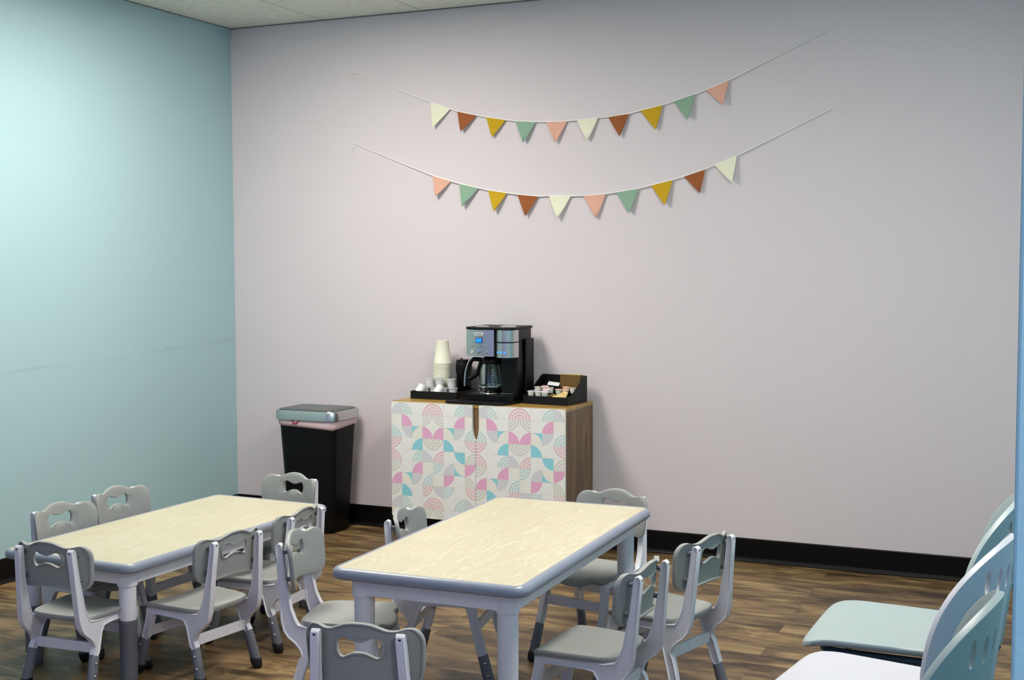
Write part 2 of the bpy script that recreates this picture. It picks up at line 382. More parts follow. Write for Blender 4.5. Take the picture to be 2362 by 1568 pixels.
def side_frame_mesh(s, dh):
    zb = .112   # the leg tubes end inside the grey sleeves
    def rear(z): return -.078-.28*(.245+dh-z)
    def front(z): return .098+.28*(.245+dh-z)
    h = .0155
    top = [(-.199,.486),(-.197,.496),(-.189,.503),(-.180,.499),(-.176,.488)]
    inner = [(-.166,.40),(-.155,.345),(-.147,.30),(-.134,.268),(-.124,.252)]
    railt = [(-.09,.246),(.0,.245),(.118,.243),(.124,.238)]
    lf = [(front(.215+dh)+h+.003,.215),(front(.19+dh)+h,.19)]
    outer = [(-.112,.158),(-.118,.175),(-.134,.194),(-.158,.212),(-.172,.232),(-.180,.262),(-.186,.33),(-.192,.41)]
    P = [(y,z+dh) for y, z in top+inner+railt+lf]
    hs = .0100; P += [(front(.137)+h,.137),(front(.131)+hs,.131),(front(zb)+hs, zb),(front(zb)-hs, zb),(front(.131)-hs,.131),(front(.137)-h,.137)]
    P += [(front(.215+dh)-h, .219+dh),(front(.222+dh)-h-.012,.222+dh),(-.03,.222+dh),(rear(.215+dh)+h+.012,.219+dh),(rear(.20+dh)+h+.003,.200+dh),(rear(.137)+h,.137),(rear(.131)+hs,.131),(rear(zb)+hs, zb),(rear(zb)-hs, zb),(rear(.131)-hs,.131),(rear(.137)-h,.137)]+([(rear(.145+dh)-h,.145+dh)] if dh else [])
    P += [(y,z+dh) for y, z in outer]
    bm = bmesh.new(); t = .011
    for sg in (1, -1):
        vs = [bm.verts.new((s*xs(z, dh)+sg*t, y, z)) for y, z in P]
        if sg == 1: A = vs; fa = bm.faces.new(vs)
        else: B = vs; fb = bm.faces.new(vs)
    n = len(P)
    for i in range(n): bm.faces.new((A[i], A[(i+1)%n], B[(i+1)%n], B[i]))
    bmesh.ops.recalc_face_normals(bm, faces=bm.faces)
    bmesh.ops.inset_region(bm, faces=[fa, fb], thickness=.0042, depth=0, use_even_offset=True)
    bmesh.ops.inset_region(bm, faces=[fa, fb], thickness=.0010, depth=-.0035, use_even_offset=True)
    return bm
def leg_axis(s, fr, z, dh):
    y = (.098+.28*(.245+dh-z)) if fr else (-.078-.28*(.245+dh-z))
    return Vector((s*xs(z, dh), y, z))
def make_chair(dh, label, group):
    root = thing('child_chair', label, 'chair', group=group)
    obj('backrest', backrest_mesh(.437+dh), 'grey_plastic', root, smooth=40)
    obj('seat', seat_mesh(.262+dh), 'grey_plastic', root, smooth=45)
    for s in (-1, 1):
        fr = obj('side_frame', side_frame_mesh(s, dh), 'white_plastic', root, smooth=30, bevel=.0018)
        for z in (.488, .405):   # plate fixings: screw on the post, spacer between post and plate
            yb = -.196+(.488-z)*.10; x0 = s*xs(z+dh, dh)
            bm = bmesh.new(); lathe(bm, [(0,.0028),(.0045,.0024),(.0058,0),(.0058,-.004)], (x0, yb, z+dh), 12, Matrix.Rotation(PI/2, 4, 'X'))
            obj('screw', bm, 'screw_dark', fr)
        for z in (.476, .392):
            yb = -.180+(.488-z)*.12; x0 = s*xs(z+dh, dh)
            yf = -.176+1.95*x0*x0-(z-.437)*.10-.001
            bm = bmesh.new(); cyl(bm, (x0, yb-.004, z+dh), (x0, yf, z+dh), .0075, n=14)
            obj('spacer', bm, 'dark_grey_plastic', root)
    for fr in (0, 1):   # flat cross bars with two moulded lozenges
        a = leg_axis(-1, fr, .155+dh, dh); b_ = leg_axis(1, fr, .155+dh, dh); sg = 1 if fr else -1
        bm = bmesh.new(); box2(bm, (a.x+.010, a.y-.006, a.z-.017), (b_.x-.010, a.y+.006, a.z+.017))
        for cx in (-.052, .052):
            pts = [(cx+(.022 if math.cos(q) > 0 else -.022)+.011*math.cos(q), a.y+sg*.0062, a.z+.011*math.sin(q)) for q in [2*PI*k/24 for k in range(25)]]
            tube(bm, pts, .0011, 6)
        obj('cross_bar', bm, 'white_plastic', root, smooth=30, bevel=.0012)
    for s in (-1, 1):
        for fr in (0, 1):
            p0 = leg_axis(s, fr, .012, dh); p1 = leg_axis(s, fr, .13, dh); d = (p1-p0).normalized()
            bm = bmesh.new(); n = 20; u = Vector((1,0,0)); v = d.cross(u).normalized(); rings = []
            for q, rx, ry in ((p0+d*.016,.0165,.0185),(p0+d*.03,.0168,.019),(p1-d*.002,.0155,.0182),(p1,.0148,.0175),(p1,.012,.0165)):
                rings.append([q+u*rx*math.cos(2*PI*k/n)+v*ry*math.sin(2*PI*k/n) for k in range(n)])
            ring_loft(bm, rings, cap0=True, cap1=True)
            lg = obj('leg', bm, 'dark_grey_plastic', root, smooth=40)
            bm = bmesh.new(); rings = []
            for z, r in ((0,.010),(.002,.014),(.008,.018),(.018,.0200),(.030,.0203),(.036,.0195),(.0365,.016)):
                q = leg_axis(s, fr, z, dh); rings.append([Vector((q.x+r*math.cos(2*PI*k/n), q.y+r*math.sin(2*PI*k/n), z)) for k in range(n)])
            ring_loft(bm, rings, cap0=True, cap1=True)
            obj('rubber_foot', bm, 'rubber_black', lg, smooth=60)
            for z in (.068, .108):
                q = leg_axis(s, fr, z, dh)+Vector((s*.016, (1 if fr else -1)*.006, 0))
                bm = bmesh.new(); lathe(bm, [(0,.004),(.003,.0035),(.005,.0015),(.0055,0),(.0055,-.004)], q, 12, Matrix.Rotation(s*PI/2, 4, 'Y')@Matrix.Rotation(0, 4, 'X'))
                obj('screw', bm, 'screw_steel', lg, smooth=50)
    return root
G1 = 'small grey chairs round the left table'; G2 = 'small grey and white chairs round the right table'
LOW = [ # x, y, yaw deg, label
 (1.290,-2.620,4, 'small grey chair at the near end of the left table, backrest to the camera'),
 (1.594,-2.385,82, 'small grey chair on the right side of the left table, nearer of two there'),
 (1.578,-1.969,92, 'small grey chair on the right side of the left table, farther of two there'),
 (1.015,-2.275,-94, 'small grey chair by the aqua wall, nearer of two behind the left table'),
 (.970,-1.905,-93, 'small grey chair by the aqua wall, farther of two behind the left table'),
 (1.262,-1.505,172, 'small grey chair at the far end of the left table, before the black bin'),
]
HIGH = [
 (2.822,-3.214,11, 'small grey chair at the near end of the right table, lowest in the picture'),
 (2.300,-2.535,-76, 'small grey chair left of the right table, its pale seat behind the table leg'),
 (2.440,-2.100,-79, 'small grey chair left of the right table, farther one, backrest before the cabinet'),
 (2.794,-1.658,169, 'small grey chair at the far end of the right table, facing the camera'),
 (3.116,-2.517,87, 'small grey chair on the right side of the right table, nearer of two there'),
 (3.189,-2.059,75, 'small grey chair right of the right table, farther one, turned outwards'),
]
for L_, dh, g in ((LOW, 0, G1), (HIGH, .064, G2)):
    proto = None
    for x, y, a, lab in L_:
        if proto is None:
            proto = make_chair(dh, lab, g); o = proto; o.location = (x,y,0); o.rotation_euler = (0,0,math.radians(a))
        else: o = dup(proto, (x,y,0), math.radians(a), lab)

# ---------------------------------------------------------------- children's tables
def make_table(x, y, T, th, label, sleeve=.215):
    root = thing('child_table', label, 'table', (x,y,0), th, 'cream topped activity tables')
    hx, hy = .30, .60
    bm = bmesh.new(); o = rrect(hx-.020, hy-.020, .016, 6)
    ring_loft(bm, [[Vector((a,b_,z)) for a, b_ in o] for z in (T-.028, T)], cap0=True, cap1=True)
    obj('tabletop', bm, 'table_laminate', root, smooth=0)
    bm = bmesh.new(); rings = []
    for off, z in ((-.0205,-.028),(-.0205,.0002),(-.018,.0012),(-.012,.0008),(-.006,-.002),(-.002,-.007),(0,-.014),(0,-.020),(-.002,-.026),(-.007,-.031),(-.0205,-.032)):
        rings.append([Vector((a,b_,T+z)) for a, b_ in rrect(hx+off, hy+off, .016 if off < -.015 else .046+off, 8)])
    ring_loft(bm, rings, closed_v=True); obj('edge_rim', bm, 'rim_grey', root, smooth=50)
    bm = bmesh.new(); ix, iy = hx-.045, hy-.045; z0, z1 = T-.080, T-.028
    rings = [[Vector((a,b_,z)) for a, b_ in rrect(ix+q, iy+q, .045+q, 6)] for q, z in ((0,z0),(0,z1),(-.012,z1),(-.012,z0))]
    ring_loft(bm, rings, closed_v=True)
    for k in (-.3, 0, .3): box2(bm, (-ix+.01,k-.006,z0+.012), (ix-.01,k+.006,z1))
    obj('apron', bm, 'white_plastic', root, smooth=30, bevel=.0015)
    for sx in (-1, 1):
        for sy in (-1, 1):
            px, py = sx*.222, sy*.524
            bm = bmesh.new()
            cs = rrect(.033, .033, .028, 6, (px, py))
            ring_loft(bm, [[Vector((a,b_,z)) for a, b_ in cs] for z in (T-.087, T-.030)], cap0=True, cap1=True)
            cyl(bm, (px,py,sleeve-.02), (px,py,T-.086), .0285, .0295, 28)
            lg = obj('leg', bm, 'white_plastic', root, smooth=35)
            bm = bmesh.new(); lathe(bm, [(.026,.0),(.029,.004),(.0295,.02),(.0305,sleeve-.012),(.0312,sleeve-.010),(.0312,sleeve-.002),(.0305,sleeve),(.0286,sleeve)], (px,py,0), 28)
            obj('leg_sleeve', bm, 'dark_grey_plastic', lg, smooth=35)
    return root
make_table(1.2277,-2.0369,.422,-.0278,'low cream table with grey rim, on the left by the aqua wall')
make_table(2.7638,-2.3323,.5766,.0239,'taller cream table with grey rim and veined top, in the middle before the cabinet')

# ---------------------------------------------------------------- patterned cabinet
CX0, CX1, CY0, CY1, CT = 1.245, 2.187, -.385, -.030, .742
cab = thing('storage_cabinet', 'brown wooden cabinet with rainbow patterned white doors against the lilac wall', 'cabinet', ((CX0+CX1)/2,(CY0+CY1)/2,0))
ox, oy = (CX0+CX1)/2, (CY0+CY1)/2
hw, hd = (CX1-CX0)/2, (CY1-CY0)/2
bm = bmesh.new()
box2(bm, (-hw,-hd,.16), (-hw+.018,hd,CT-.018)); box2(bm, (hw-.018,-hd,.16), (hw,hd,CT-.018))
box2(bm, (-hw+.018,hd-.01,.16), (hw-.018,hd,CT-.018)); box2(bm, (-hw+.018,-hd,.16), (hw-.018,hd-.01,.178)); box2(bm, (-.026,-hd+.004,.178), (.026,hd-.01,CT-.018))
obj('body', bm, 'cabinet_side_wood', cab, smooth=0, bevel=.0008)
bm = bmesh.new(); box2(bm, (-hw,-hd,CT-.018), (hw,hd,CT)); obj('top_panel', bm, 'cabinet_top_wood', cab, smooth=0, bevel=.001)
for sx in (-1, 1):
    for sy in (-1, 1):
        bm = bmesh.new(); cyl(bm, (sx*(hw-.07), sy*(hd-.05), 0), (sx*(hw-.07), sy*(hd-.05), .16), .014, .018, 16); obj('leg', bm, 'black_plastic', cab)
ROWS = [
 'G:br T:bl o:tl P:br P:bl o:tr T:br G:bl',
 'c:tl p:bl o:br g:tl g:tr o:bl p:br c:tr',
 'T:bl G:tr k:br p:bl p:br k:bl G:tl T:br',
 'P:tl o:tr t:br g:tr g:tl t:bl o:tl P:tr',
 'P:bl o:br T:br G:bl P:br o:bl t:tr g:br',
 'g:tl o:tr p:br c:tr T:tl G:br k:tr p:tl',
 'p:br k:bl G:tl T:br c:bl p:tl o:tl g:bl',
 'g:tl t:bl o:br P:tl G:tr T:tl o:tr P:tr',
]
# upper-case T and P and lower g are ring quarters; t, p and G are solid quarters; c, k cream rings (k on teal); o a thin outline
PM = ['door_white','pat_pink','pat_teal','pat_grey','pat_tring','pat_pring','pat_gring','pat_cream','pat_line']
def make_door(x0, x1, seam_side):
    z1 = CT-.004; z0 = .160; S = (x1-x0)/8; yf = -hd-.018
    def notch(z):
        dpt = z1-z; D = .172; w = .0185
        if dpt > D: return .0012
        if dpt < D*.62: return w
        q = (dpt-D*.62)/(D*.38); return max(.0012, w*math.sqrt(max(0, 1-q*q))*(1-q*.25))
    def cl(x, z):
        z = max(z, z0); z = min(z, z1); d = notch(z)
        if seam_side > 0: return min(x, x1-d), z
        return max(x, x0+d), z
    bm = bmesh.new()
    # door slab
    nz = 120; fr, bk = [], []
    for i in range(nz+1):
        z = z0+(z1-z0)*i/nz; d = notch(z)
        a, b_ = (x0+.001, x1-d) if seam_side > 0 else (x0+d, x1-.001)
        fr.append((bm.verts.new((a,yf,z)), bm.verts.new((b_,yf,z)))); bk.append((bm.verts.new((a,yf+.016,z)), bm.verts.new((b_,yf+.016,z))))
    for i in range(nz):
        bm.faces.new((fr[i][0],fr[i][1],fr[i+1][1],fr[i+1][0])); bm.faces.new((bk[i][0],bk[i+1][0],bk[i+1][1],bk[i][1]))
        bm.faces.new((fr[i][1],bk[i][1],bk[i+1][1],fr[i+1][1])); bm.faces.new((fr[i][0],fr[i+1][0],bk[i+1][0],bk[i][0]))
    bm.faces.new((fr[0][0],bk[0][0],bk[0][1],fr[0][1])); bm.faces.new((fr[nz][0],fr[nz][1],bk[nz][1],bk[nz][0]))
    def patch(pts, mi, lift):
        q = [cl(x, z) for x, z in pts]; 
        a = sum(q[i][0]*q[(i+1)%len(q)][1]-q[(i+1)%len(q)][0]*q[i][1] for i in range(len(q)))
        if abs(a) < 2e-7: return
        f = bm.faces.new([bm.verts.new((x, yf-lift, z)) for x, z in q]); f.material_index = mi
        if f.normal.y > 0: f.normal_flip()
    def quarter(cx, cz, corner, r0, r1, mi, lift):
        ax = cx+(S if 'r' in corner else 0); az = cz-(S if 'b' in corner else 0)
        dx = -1 if 'r' in corner else 1; dz = 1 if 'b' in corner else -1
        na, nr = 14, max(1, int((r1-r0)/.006))
        for i in range(na):
            for j in range(nr):
                a0, a1 = PI/2*i/na, PI/2*(i+1)/na; q0, q1 = r0+(r1-r0)*j/nr, r0+(r1-r0)*(j+1)/nr
                pts = [(ax+dx*math.cos(a)*r, az+dz*math.sin(a)*r) for a, r in ((a0,q0),(a0,q1),(a1,q1),(a1,q0))]
                if q0 == 0: pts = pts[1:] if False else [pts[0], pts[1], pts[2]]
                if dx*dz > 0: pts = pts[::-1]
                patch(pts, mi, lift)
    for r in range(10):
        row = ROWS[r % 8].split(); cz = z1-S*r
        if cz-S*.2 < z0: break
        for c, cell in enumerate(row):
            k, cor = cell.split(':'); cx = x0+S*c
            if k in 'pt': quarter(cx, cz, cor, 0, S*.99, 1 if k == 'p' else 2, .0002)
            elif k == 'G': quarter(cx, cz, cor, 0, S*.99, 3, .0002)
            elif k in 'TPg':
                for q in range(4): quarter(cx, cz, cor, S*(.07+.25*q), S*(.22+.25*q), {'T':4,'P':5,'g':6}[k], .0002)
            elif k in 'ck':
                if k == 'k':   # teal corner outside the arc
                    ax = cx+(0 if 'r' in cor else S); az = cz-(0 if 'b' in cor else S); sx = 1 if 'r' in cor else -1; sz = -1 if 'b' in cor else 1
                    na = 12
                    for i in range(na):
                        a0, a1 = PI/2*i/na, PI/2*(i+1)/na
                        c0 = (ax+sx*S, az+sz*S)
                        pa = [(c0[0]-sx*S*math.cos(a), c0[1]-sz*S*math.sin(a)) for a in (a0, a1)]
                        patch([(ax,az), pa[0], pa[1]], 2, .0002)
                for q in range(7): quarter(cx, cz, cor, S*(.12+.135*q), S*(.155+.135*q), 7, .0003)
            else: quarter(cx, cz, cor, S*.97, S*.99, 8, .0003)
            patch([(cx,cz),(cx+S,cz),(cx+S,cz-.0010),(cx,cz-.0010)], 8, .0004); patch([(cx,cz),(cx+.0009,cz),(cx+.0009,cz-S),(cx,cz-S)], 8, .0004)
    o = obj('door', bm, PM, cab, smooth=0, fix=False)
    return o
make_door(-hw, 0, 1); make_door(0, hw, -1)

# ---------------------------------------------------------------- waste bin
def bin_at(x, y):
    t = thing('waste_bin', 'tall black bin with steel lid and pink liner, between corner and cabinet', 'bin', (x,y,0))
    bm = bmesh.new(); rings = []
    for z, ax, ay, r in ((0,.142,.098,.045),(.01,.145,.101,.045),(.30,.160,.114,.045),(.60,.175,.128,.045),(.615,.176,.129,.045)):
        rings.append([Vector((a,b_,z)) for a, b_ in rrect(ax, ay, r, 8)])
    ring_loft(bm, rings, cap0=True, cap1=True); obj('body', bm, 'can_black', t)
    bm = bmesh.new(); rings = []
    for j, (z, e) in enumerate(((.612,.002),(.606,.007),(.598,.009),(.590,.006),(.585,.002))):
        base = rrect(.175+e, .128+e, .05, 8); R = []
        for k, (a, b_) in enumerate(base):
            w = noise.noise(Vector((a*22, b_*22, j*.6))); drop = (.006+.010*(a/.18+1)/2+.012*(w+.3)+(.010 if b_ < 0 else 0)*(a/.18+1)/2)*(j/4)
            s = 1+w*.018*(1 if j else 0); R.append(Vector((a*s, b_*s, z-drop)))
        rings.append(R)
    ring_loft(bm, rings); o = obj('bin_liner', bm, 'bag_pink', t, smooth=70)
    md = o.modifiers.new('solid', 'SOLIDIFY'); md.thickness = .0015; md.offset = 1
    bm = bmesh.new(); tube(bm, [(-.07,-.138,.602),(-.06,-.142,.588),(-.045,-.142,.586),(-.03,-.138,.600)], .004, 6); obj('drawstring', bm, 'bag_red', t)
    bm = bmesh.new(); rings = []
    for z, e, in ((.606,0),(.606,.012),(.650,.012),(.653,.010),(.654,.004),(.650,.002)):
        rings.append([Vector((a,b_,z)) for a, b_ in rrect(.181+e, .135+e, .045+e, 8)])
    ring_loft(bm, rings, cap0=True, cap1=True); obj('lid_rim', bm, 'steel', t, smooth=40)
    bm = bmesh.new(); rings = []
    for z, e in ((.650,0),(.655,0),(.659,-.004),(.661,-.012),(.662,-.05)):
        rings.append([Vector((a,b_,z)) for a, b_ in rrect(.181+e, .133+e, .05+e*.5, 8)])
    ring_loft(bm, rings, cap0=True, cap1=True); obj('lid', bm, 'steel_lid', t, smooth=50)
    bm = bmesh.new(); box2(bm, (-.05,-.120,.006), (.05,-.090,.016)); obj('pedal', bm, 'steel', t, smooth=0, bevel=.002)
bin_at(.666, -.185)

# ---------------------------------------------------------------- coffee station
ZT = CT
# serving mat
bm = bmesh.new(); o_ = [(1.520,-.385),(1.86,-.385),(1.95,-.30),(2.00,-.27),(1.885,-.255),(1.885,-.05),(1.575,-.05),(1.575,-.27),(1.52,-.27)]
o_ = [(1.545,-.392),(1.852,-.392),(1.875,-.365),(1.895,-.265),(1.895,-.045),(1.57,-.045),(1.57,-.285)]
ring_loft(bm, [[Vector((x,y,z)) for x, y in o_] for z in (ZT, ZT+.012)], cap0=True, cap1=True)
tag(obj('machine_tray', bm, 'black_plastic', smooth=0, bevel=.002), 'flat black tray under the coffee maker, overhanging toward the cabinet front', 'tray')
ZM = ZT+.0125
# coffee machine: local origin at its front-left foot, x right, y back, z up
MX, MY = 1.618, -.315
cm = thing('coffee_maker', 'black and steel coffee maker with blue display, glass carafe and single cup side', 'coffee maker', (MX, MY, ZM))
W_, D_, HH = .258, .245, .363
bm = bmesh.new()
def rbox(bm, x0, x1, y0, y1, z0, z1, r=.012, mi=0):
    q = rrect((x1-x0)/2, (y1-y0)/2, r, 5, ((x0+x1)/2, (y0+y1)/2)); ring_loft(bm, [[Vector((x,y,z)) for x, y in q] for z in (z0, z1)], cap0=True, cap1=True, mi=mi)
rbox(bm, 0, W_, .0, D_, 0, .030, .02)                       # base
rbox(bm, 0.020, .180, .172, D_, .03, .235, .01)            # rear column behind the carafe
rbox(bm, .168, W_-.002, .055, D_, .03, .235, .012)          # single-serve column
rbox(bm, 0.002, W_-.003, .035, D_, .235, HH-.012, .012)          # head body
obj('body', bm, 'black_plastic', cm, smooth=35, bevel=.0015)
bm = bmesh.new(); rbox(bm, -.001, W_+.004, .004, D_+.004, HH-.012, HH, .014); obj('lid', bm, 'black_satin', cm, smooth=35, bevel=.003)
bm = bmesh.new(); lathe(bm, [(0,.004),(.030,.003),(.034,0)], (.072,.05,HH), 24); lathe(bm, [(0,.006),(.034,.005),(.040,0)], (.205,.07,HH), 24)
obj('top_cap', bm, 'chrome', cm, smooth=50)
# left steel panel (gently bowed)
bm = bmesh.new(); fx = [(x, .012-.010*math.sin(PI*(x-.002)/.150)) for x in [ .002+.150*k/14 for k in range(15)]]
q = fx+[(.152,.05),(.002,.05)]
ring_loft(bm, [[Vector((x,y,z)) for x, y in q] for z in (.218, HH-.014)], cap0=True, cap1=True)
pn = obj('control_panel', bm, 'steel', cm, smooth=40)
# right half-round steel shells
def halfround(z0, z1, mname, r=.052, cx=.206):
    bm = bmesh.new(); q = [(cx+r*math.cos(a), .052-.058*math.sin(a)) for a in [PI-PI*k/24 for k in range(25)]]+[(cx+r,.075),(cx-r,.075)]
    ring_loft(bm, [[Vector((x,y,z)) for x, y in q] for z in (z0, z1)], cap0=True, cap1=True); return obj('pod_housing', bm, mname, cm, smooth=40)
halfround(.214, .286, 'steel'); halfround(.292, HH-.014, 'steel'); halfround(.286, .292, 'black_plastic', .0505)
# badge, display, buttons
def py(x): return .012-.010*math.sin(PI*(x-.002)/.150)
bm = bmesh.new(); q = rrect(.026, .0085, .008, 5); ring_loft(bm, [[Vector((.076+a, y, HH-.034+b_)) for a, b_ in q] for y in (.006,-.0015)], cap0=True, cap1=True)
bd = obj('badge', bm, 'badge', pn, smooth=40)
tcu = bpy.data.curves.new('badge_text', 'FONT'); tcu.body = 'Cuisinart'; tcu.size = .0105; tcu.align_x = 'CENTER'; tcu.align_y = 'CENTER'; tcu.extrude = .0003
to = bpy.data.objects.new('tmp', tcu); me = bpy.data.meshes.new_from_object(to); bpy.data.objects.remove(to)
me.materials.clear(); link('lettering', me, 'ink_grey', pn, (.076,-.0018,HH-.034), (PI/2,0,0))
bm = bmesh.new(); box2(bm, (.058,-.0010,.284), (.094,.008,.309)); obj('display_frame', bm, 'lcd_frame', pn, smooth=0, bevel=.002)
bm = bmesh.new(); box2(bm, (.0615,-.0020,.2875), (.0905,.004,.3055)); dsp = obj('display', bm, 'lcd_blue', pn, smooth=0)
for x, z, r, mn in ((.040,.268,.0055,'btn_grey'),(.062,.268,.003,'btn_grey'),(.084,.268,.003,'ink_grey'),(.110,.268,.0055,'btn_grey'),(.036,.238,.0085,'badge'),(.075,.240,.007,'btn_grey'),(.112,.238,.0085,'btn_grey')):
    bm = bmesh.new(); lathe(bm, [(0,.004),(r*.8,.0038),(r,.002),(r,-.004)], (x, py(x)-.0005, z), 16, Matrix.Rotation(PI/2, 4, 'X'))
    obj('button', bm, mn, pn, smooth=40)
bm = bmesh.new(); tube(bm, [(.068,py(.07)-.0015,.244),(.075,py(.07)-.002,.249),(.083,py(.08)-.0015,.250)], .0016, 6); obj('button_light', bm, 'btn_blue', pn)
bm = bmesh.new()
for x in (.177,.197,.218):
    yy = .052-.058*math.sin(math.acos(max(-1, min(1, (x-.206)/.052))))
    nx = (x-.206)/.052
    lathe(bm, [(0,.0022),(.0052,.002),(.006,0),(.006,-.003)], (x, yy, .240), 14, Matrix.Rotation(math.asin(nx)*.9, 4, 'Z')@Matrix.Rotation(PI/2, 4, 'X'))
obj('cup_size_buttons', bm, 'btn_blue', cm, smooth=40)
# reservoir at the right rear
bm = bmesh.new(); rbox(bm, W_+.001, W_+.012, .14, D_-.005, .03, .30, .005); obj('water_tank', bm, 'black_satin', cm, smooth=35, bevel=.001)
bm = bmesh.new(); lathe(bm, [(0,.0),(.040,.0),(.044,.003),(.048,.003)], (.207,.052,.0305), 28); 
for k in range(5): box2(bm, (.175,.030+k*.011,.0336), (.239,.033+k*.011,.0350))
obj('drip_grate', bm, 'coil_steel', cm, smooth=40)
bm = bmesh.new(); lathe(bm, [(0,.006),(.052,.006),(.056,.004),(.058,0)], (.100,.088,.030), 28); obj('hot_plate', bm, 'chrome', cm, smooth=40)
# carafe (lifts off: a thing of its own)
cf = thing('coffee_carafe', 'glass coffee carafe with black and silver handle, on the hot plate of the coffee maker', 'carafe', (MX+.100, MY+.088, ZM+.0365))
bm = bmesh.new(); outer = [(0.0,.0),(.045,.0),(.055,.006),(.061,.022),(.062,.05),(.059,.085),(.052,.118),(.045,.140),(.043,.150)]
inn = [(r-.0022 if r > .003 else 0, z+(.003 if i < 2 else 0)) for i, (r, z) in enumerate(outer)]
lathe(bm, outer+[(p[0], p[1]) for p in reversed(inn)], (0,0,0), 36); obj('glass_bowl', bm, 'carafe_glass', cf, smooth=60)
bm = bmesh.new(); lathe(bm, [(0,.176),(.028,.175),(.042,.168),(.047,.158),(.047,.142),(.0455,.140),(0,.142)], (0,0,0), 30); obj('lid', bm, 'black_plastic', cf, smooth=40)
bm = bmesh.new(); lathe(bm, [(.0622,.027),(.0640,.027),(.0640,.031),(.0622,.031),(.0622,.027)], (0,0,0), 36); obj('base_band', bm, 'chrome', cf, smooth=30)
bm = bmesh.new()
pts = smooth_open([(-.040,-.006,.158),(-.085,-.016,.161),(-.102,-.020,.148),(-.115,-.022,.115),(-.121,-.024,.075),(-.123,-.024,.030)], 5)
tube(bm, pts, [.011]*len(pts), 10)
pts2 = smooth_open([(-.048,-.010,.150),(-.060,-.010,.115),(-.070,-.012,.088),(-.095,-.018,.070),(-.113,-.022,.062)], 5); tube(bm, pts2, .012, 8)
obj('handle', bm, 'black_plastic', cf, smooth=60)
bm = bmesh.new(); pts = smooth_open([(-.090,-.027,.168),(-.106,-.032,.150),(-.120,-.034,.115),(-.127,-.036,.075),(-.129,-.036,.026)], 5); tube(bm, pts, .0042, 8); obj('handle_strip', bm, 'chrome', cf, smooth=60)
bm = bmesh.new()
for k in range(9):
    z = .035+.010*k; r = .0628-.0; a = -1.05
    rr = .0622 if z < .055 else .0622-(z-.055)*.13
    for q in range(3): 
        aa = a+q*.06; box(bm, (rr*math.cos(aa)+.0006*math.cos(aa), rr*math.sin(aa)+.0006*math.sin(aa), z), (.0006,.0042,.0011), rz=aa)
obj('level_marks', bm, 'ink_white', cf, smooth=0)

# cup tray on the left
def open_tray(name, label, cat, x, y, w, d, h, rz=0, t=.006):
    bm = bmesh.new()
    box2(bm, (-w/2,-d/2,0), (w/2,d/2,t)); box2(bm, (-w/2,-d/2,t), (w/2,-d/2+t,h)); box2(bm, (-w/2,d/2-t,t), (w/2,d/2,h))
    box2(bm, (-w/2,-d/2+t,t), (-w/2+t,d/2-t,h)); box2(bm, (w/2-t,-d/2+t,t), (w/2,d/2-t,h))
    return tag(obj(name, bm, 'black_satin', smooth=0, loc=(x,y,ZT), rot=(0,0,rz), bevel=.001), label, cat)
open_tray('cup_tray', 'open black tray holding the white cup stack and coffee pods, left of the coffee maker', 'tray', 1.415, -.160, .262, .225, .040)
# upside-down paper cups, nested
def paper_cup():
    bm = bmesh.new(); o = [(0.0,.1185),(.0295,.1185),(.0305,.120),(.0315,.120),(.0318,.117),(.0455,.006),(.0478,.0045),(.0478,.0012),(.0455,0),(.0440,.0),(.0442,.004),(.0309,.1165),(.0,.1168)]
    lathe(bm, o, n=32); return bm
c0 = None
px_, py_ = 1.386, -.110
NC = 22
for k in range(NC):
    z = ZT+.0065+.0078*k
    lab = 'plain white paper cup upside down on top of the nested stack' if k == NC-1 else 'white paper cup in the nested stack, only its rim showing'
    if c0 is None:
        c0 = tag(obj('paper_cup', paper_cup(), 'paper_cream', smooth=50, loc=(px_,py_,z)), lab, 'cup', 'stacked white paper cups')
    else:
        c = c0.copy(); C.objects.link(c); c.location = (px_,py_,z); c['label'] = lab
# coffee pods
def make_pod():
    t = thing('coffee_pod', '', 'coffee pod', group='white coffee pods in the tray')
    bm = bmesh.new(); lathe(bm, [(0,0),(.0165,0),(.0185,.002),(.0225,.040),(.0255,.0405),(.0255,.0425),(.0,.0425)], n=26); obj('cup', bm, 'pod_white', t, smooth=45)
    bm = bmesh.new(); lathe(bm, [(0,.0438),(.0225,.0436),(.0245,.0427),(0,.0426)], n=26); obj('foil_lid', bm, 'foil_grey', t, smooth=45)
    return t
pod0 = make_pod(); zb = ZT+.0065
U = (0,0,0); z2 = zb+.0445
pods = [ # x, y, z, rot, label
 (1.325,-.186,zb,U,'white coffee pod at the bottom of the heap, far left in the tray'),
 (1.378,-.190,zb,U,'white coffee pod at the bottom of the heap, second from the left'),
 (1.431,-.190,zb,U,'white coffee pod at the bottom of the heap, third from the left'),
 (1.484,-.186,zb,U,'white coffee pod at the bottom of the heap, far right beside the coffee maker'),
 (1.345,-.176,z2,U,'white coffee pod standing upright on the heap, left'),
 (1.404,-.182,z2,(.05,0,0),'white coffee pod standing upright on the heap, middle, before the cups'),
 (1.468,-.170,z2,(.06,-.05,0),'white coffee pod standing upright on the heap, right, by the black container'),
 (1.331,-.225,zb+.058,(PI*.90,.40,0),'white coffee pod tipped bottom up at the front left of the heap'),
 (1.438,-.228,zb+.058,(PI*.90,.40,0),'white coffee pod tipped bottom up at the front right of the heap'),
]
for i, (x, y, z, r, lab) in enumerate(pods):
    o = pod0 if i == 0 else dup(pod0, (0,0,0), 0)
    o.location = (x,y,z+.004); o.rotation_euler = r; o['label'] = lab
